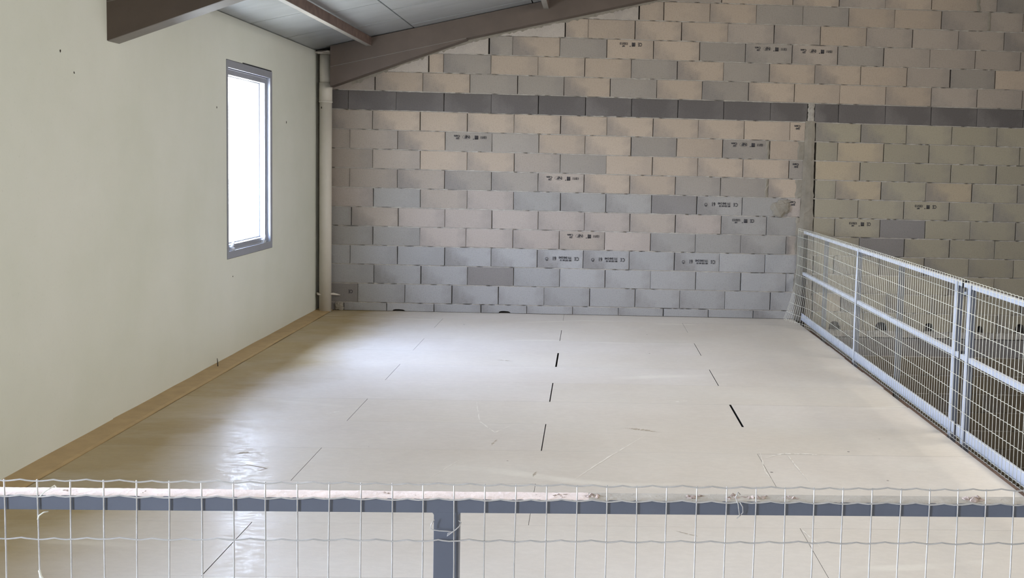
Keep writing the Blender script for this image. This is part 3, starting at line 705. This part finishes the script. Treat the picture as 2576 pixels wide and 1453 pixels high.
# wire mesh fastened on the inner face of the side guard rail
mesh_s = empty('wire_mesh', (XS-.012, -4.2, 0), 'cream welded wire mesh covering the side guardrail along the open floor edge', 'mesh')
def side_pt(y, z):
    t = max(0.0, min(1.0, (y+0.75)/0.72)); t = t*t*(3-2*t)
    dx = -0.035*t - 0.125*t*max(0.0, 1-z/.60)**1.9
    dx += -.006*math.sin(y*2.1)*math.sin(z*3)
    return Vector((dx, y+4.2, z))
ZS = [-.008, .016, .088, .1906, .2932, .3958, .4984, .601, .7036, .8062, .909, .978, 1.0]
PY = .0505
NYS = int((9.4-.03)/PY)
for z in ZS:
    pts = []
    for i in range(NYS):
        y = -.03-i*PY
        for f, dz in ((0, 0), (.35, .0018), (.5, .0036), (.65, .0018)):
            p = side_pt(y-f*PY, z+dz); pts.append(p)
    link('horizontal_wire', MB().tube(pts, .0017, 4).mesh(True), M['wire_white'], mesh_s)
for i in range(NYS):
    y = -.03-i*PY
    if y > -.8: pts = [side_pt(y, -.008+1.008*j/8)+Vector((-.003, 0, 0)) for j in range(9)]
    else: pts = [side_pt(y, z)+Vector((-.003, rnd.uniform(-.0008, .0008), 0)) for z in (-.010, .33, .66, 1.003)]
    link('vertical_wire', MB().tube(pts, .0016, 4).mesh(True), M['wire_white'], mesh_s)

# ------------------------------------------------------------ front guard rail and its mesh
A0 = Vector((1.966, -9.587, 0)); E_ = Vector((1.647, .077, 0)).normalized(); N_ = Vector((E_.y, -E_.x, 0))   # N_ points to the camera
TILT = -.020/1.647
def FP(t, d, z): return A0+E_*t+N_*d+Vector((0, 0, z+TILT*t))
grail = empty('guardrail', (2.6, -9.54, 0), 'blue-grey steel front guardrail with a dusty flat top rail and one central post', 'railing')
def fbox(name, t0, t1, d0, d1, z0, z1, mat, parent=grail, bevel=0.0015, root=grail):
    vs = [FP(t, d, z) for z in (z0, z1) for (t, d) in ((t0, d0), (t1, d0), (t1, d1), (t0, d1))]
    me = MB().add([v-root.location for v in vs], [(0, 3, 2, 1), (4, 5, 6, 7), (0, 1, 5, 4), (1, 2, 6, 5), (2, 3, 7, 6), (3, 0, 4, 7)]).mesh(bevel=bevel)
    return link(name, me, mat, parent)
fbox('top_rail', -1.30, 3.03, -.045, -.004, 1.083, 1.1065, M['rail'])
# dust film lying on the flat top, patchy strips of geometry with real relief
def dust_strip(t0, t1, mat, seed):
    r = random.Random(seed); n = int((t1-t0)/.006); vs = []; fs = []; mth = 6
    for i in range(n+1):
        t = t0+(t1-t0)*i/n
        for j in range(mth+1):
            d = -.0445+.040*j/mth+(r.uniform(-.0008, .0008)); z = 1.1084+.00025*math.sin(i*.31+j*.5)+r.uniform(0, .0003)
            if j in (0, mth): z = 1.1062
            vs.append(FP(t, d, z)-grail.location)
    for i in range(n):
        for j in range(mth): a = i*(mth+1)+j; fs.append((a, a+1, a+mth+2, a+mth+1))
    me = bpy.data.meshes.new('dust'); me.from_pydata(vs, [], fs); me.update()
    for p in me.polygons: p.use_smooth = True
    return link('dust', me, mat, grail, kind='stuff')
dust_strip(-1.29, .93, M['dust'], 3); dust_strip(.93, 3.02, M['dust2'], 4)
# post with small weld fillets at the head
t0, t1 = .6735, .7145; zt_ = 1.0830
poly = [(t0, .0), (t1, .0), (t1, zt_-.004), (t1+.0012, zt_-.0015), (t1+.004, zt_+.001), (t0-.004, zt_+.001), (t0-.0012, zt_-.0015), (t0, zt_-.004)]
for (tp, nm) in ((0, 'post'), (-1.62, 'post'), (1.98, 'post')):
    vs = [FP(t+tp, d, z)-grail.location for d in (-.005, -.044) for t, z in poly]; n = len(poly)
    me = MB().add(vs, [tuple(range(n)), tuple(range(2*n-1, n-1, -1))]+[(i, i+n, (i+1) % n+n, (i+1) % n) for i in range(n)]).mesh(bevel=.0008)
    link(nm, me, M['rail'], grail)
    fbox('base_plate', t0-.03+tp, t1+.03+tp, -.075, .025, 0, .008, M['rail'])
fbox('mid_rail', -1.25, 2.98, -.044, -.012, .520, .548, M['rail'])
fbox('toe_board', -1.25, 2.98, -.012, -.006, .03, .12, M['rail'])

mesh_f = empty('wire_mesh', (2.6, -9.6, 0), 'galvanised welded wire mesh standing in front of the dusty front guardrail', 'mesh')
ZF = [1.132, 1.1065]+[1.037-.1026*i for i in range(10)]+[.040]
PT = .0505
K0, K1 = -24, 60
for z in ZF:
    pts = []
    for k in range(K0, K1):
        for f, dz in ((0, 0), (.15, .0002), (.35, .0014), (.5, .0027), (.65, .0013), (.85, .0002)):
            wob = .0012*math.sin(k*1.7+z*9)
            pts.append(FP((k+f)*PT, .0015, z+dz+wob*.5)-mesh_f.location)
    link('horizontal_wire', MB().tube(pts, .00125, 6).mesh(True), M['wire'], mesh_f)
for k in range(K0, K1):
    ln = .004*math.sin(k*2.3)
    pts = [FP(k*PT+ln*(1.13-z)+.0006*math.sin(k+z*14), -.0010, z) for z in (1.1335, 1.11, 1.06, 1.0, .8, .5, .25, .038)]
    link('vertical_wire', MB().tube([p-mesh_f.location for p in pts], .00125, 6).mesh(True), M['wire'], mesh_f)

def tie(name, pts, label, r=.0011, mat='wire'):
    o = empty(name, tuple(FP(*pts[0])), label, 'wire')
    me = MB().tube([FP(*p)-o.location for p in pts], r, 6).mesh(True); link('wire_loop', me, M[mat], o); return o
tie('tie_wire', [(.6755, .003, 1.0740), (.6705, .004, 1.0670), (.6690, .004, 1.0600), (.674, .004, 1.0570), (.684, .005, 1.0560), (.696, .005, 1.0555), (.705, .006, 1.0550), (.698, .007, 1.0525), (.6965, .007, 1.0480), (.703, .007, 1.0530), (.710, .006, 1.0580), (.7165, .004, 1.0640), (.7185, .001, 1.0690), (.7150, -.004, 1.0700), (.7130, -.010, 1.0680)],
    'thin twisted tie wire looped around the central post of the front guardrail', .0009)
tie('tie_wire', [(.055, .002, 1.1070), (.063, .003, 1.1150), (.072, .002, 1.1210), (.074, -.006, 1.1225), (.070, -.02, 1.1150)],
    'bent tie wire end sticking up over the left end of the dusty rail', .0009, 'wire_white')
tie('tie_wire', [(.052, .004, 1.0700), (.055, .006, 1.0770), (.062, .006, 1.0825), (.068, .003, 1.0830)],
    'short pale wire end just under the left end of the front rail', .0011, 'wire_white')
tie('tie_wire', [(.053, .004, .9870), (.056, .006, .9780), (.062, .007, .9700), (.066, .005, .9640)],
    'pale wire end low on the second upright wire from the left', .0018, 'wire_white')
tie('tie_wire', [(1.185, -.002, 1.1200), (1.180, .004, 1.1260), (1.176, .004, 1.1170), (1.181, .004, 1.1050), (1.184, .004, 1.0850), (1.180, .003, 1.0800), (1.190, .002, 1.0900), (1.189, .003, 1.1000), (1.184, .004, 1.1080)],
    'dark knotted tie wire looped over the front rail right of the middle', .0009)

# mortar crumbs on the top of the front rail (position along it, size)
order = ['first', 'second', 'third', 'fourth', 'fifth', 'sixth', 'seventh', 'eighth', 'ninth', 'tenth', 'eleventh', 'twelfth', 'thirteenth', 'fourteenth', 'fifteenth', 'sixteenth', 'seventeenth']
crumbs = [(.082, .006, .003), (.205, .004, .003), (.595, .006, .003), (.650, .008, .003), (.842, .006, .003), (.882, .010, .003), (.935, .013, .004), (.965, .009, .003),
          (1.045, .006, .004), (1.112, .015, .006), (1.175, .013, .005), (1.203, .010, .005), (1.228, .012, .005), (1.275, .012, .005), (1.395, .006, .004), (1.60, .018, .006), (1.655, .008, .003)]
for i, (t, sz, hz) in enumerate(crumbs):
    nsub = 11 if sz > .009 else 3
    o = empty('mortar_crumb', tuple(FP(t, -.022, 1.1075)), 'crumbly mortar lump on the dusty front rail, the %s from the left' % order[i], 'crumb', 'mortar crumbs on the front rail')
    r = random.Random(i)
    for j in range(nsub):
        s_ = max(.0016, sz*r.uniform(.14, .42))
        link('grain', shift(lump(s_, s_*.8, max(.0016, min(hz, s_)*r.uniform(.7, 1.1)), 200+i*13+j, 1, .6), tuple(E_*r.uniform(-sz, sz)+N_*r.uniform(-.008, .010))), M['crumb'], o)
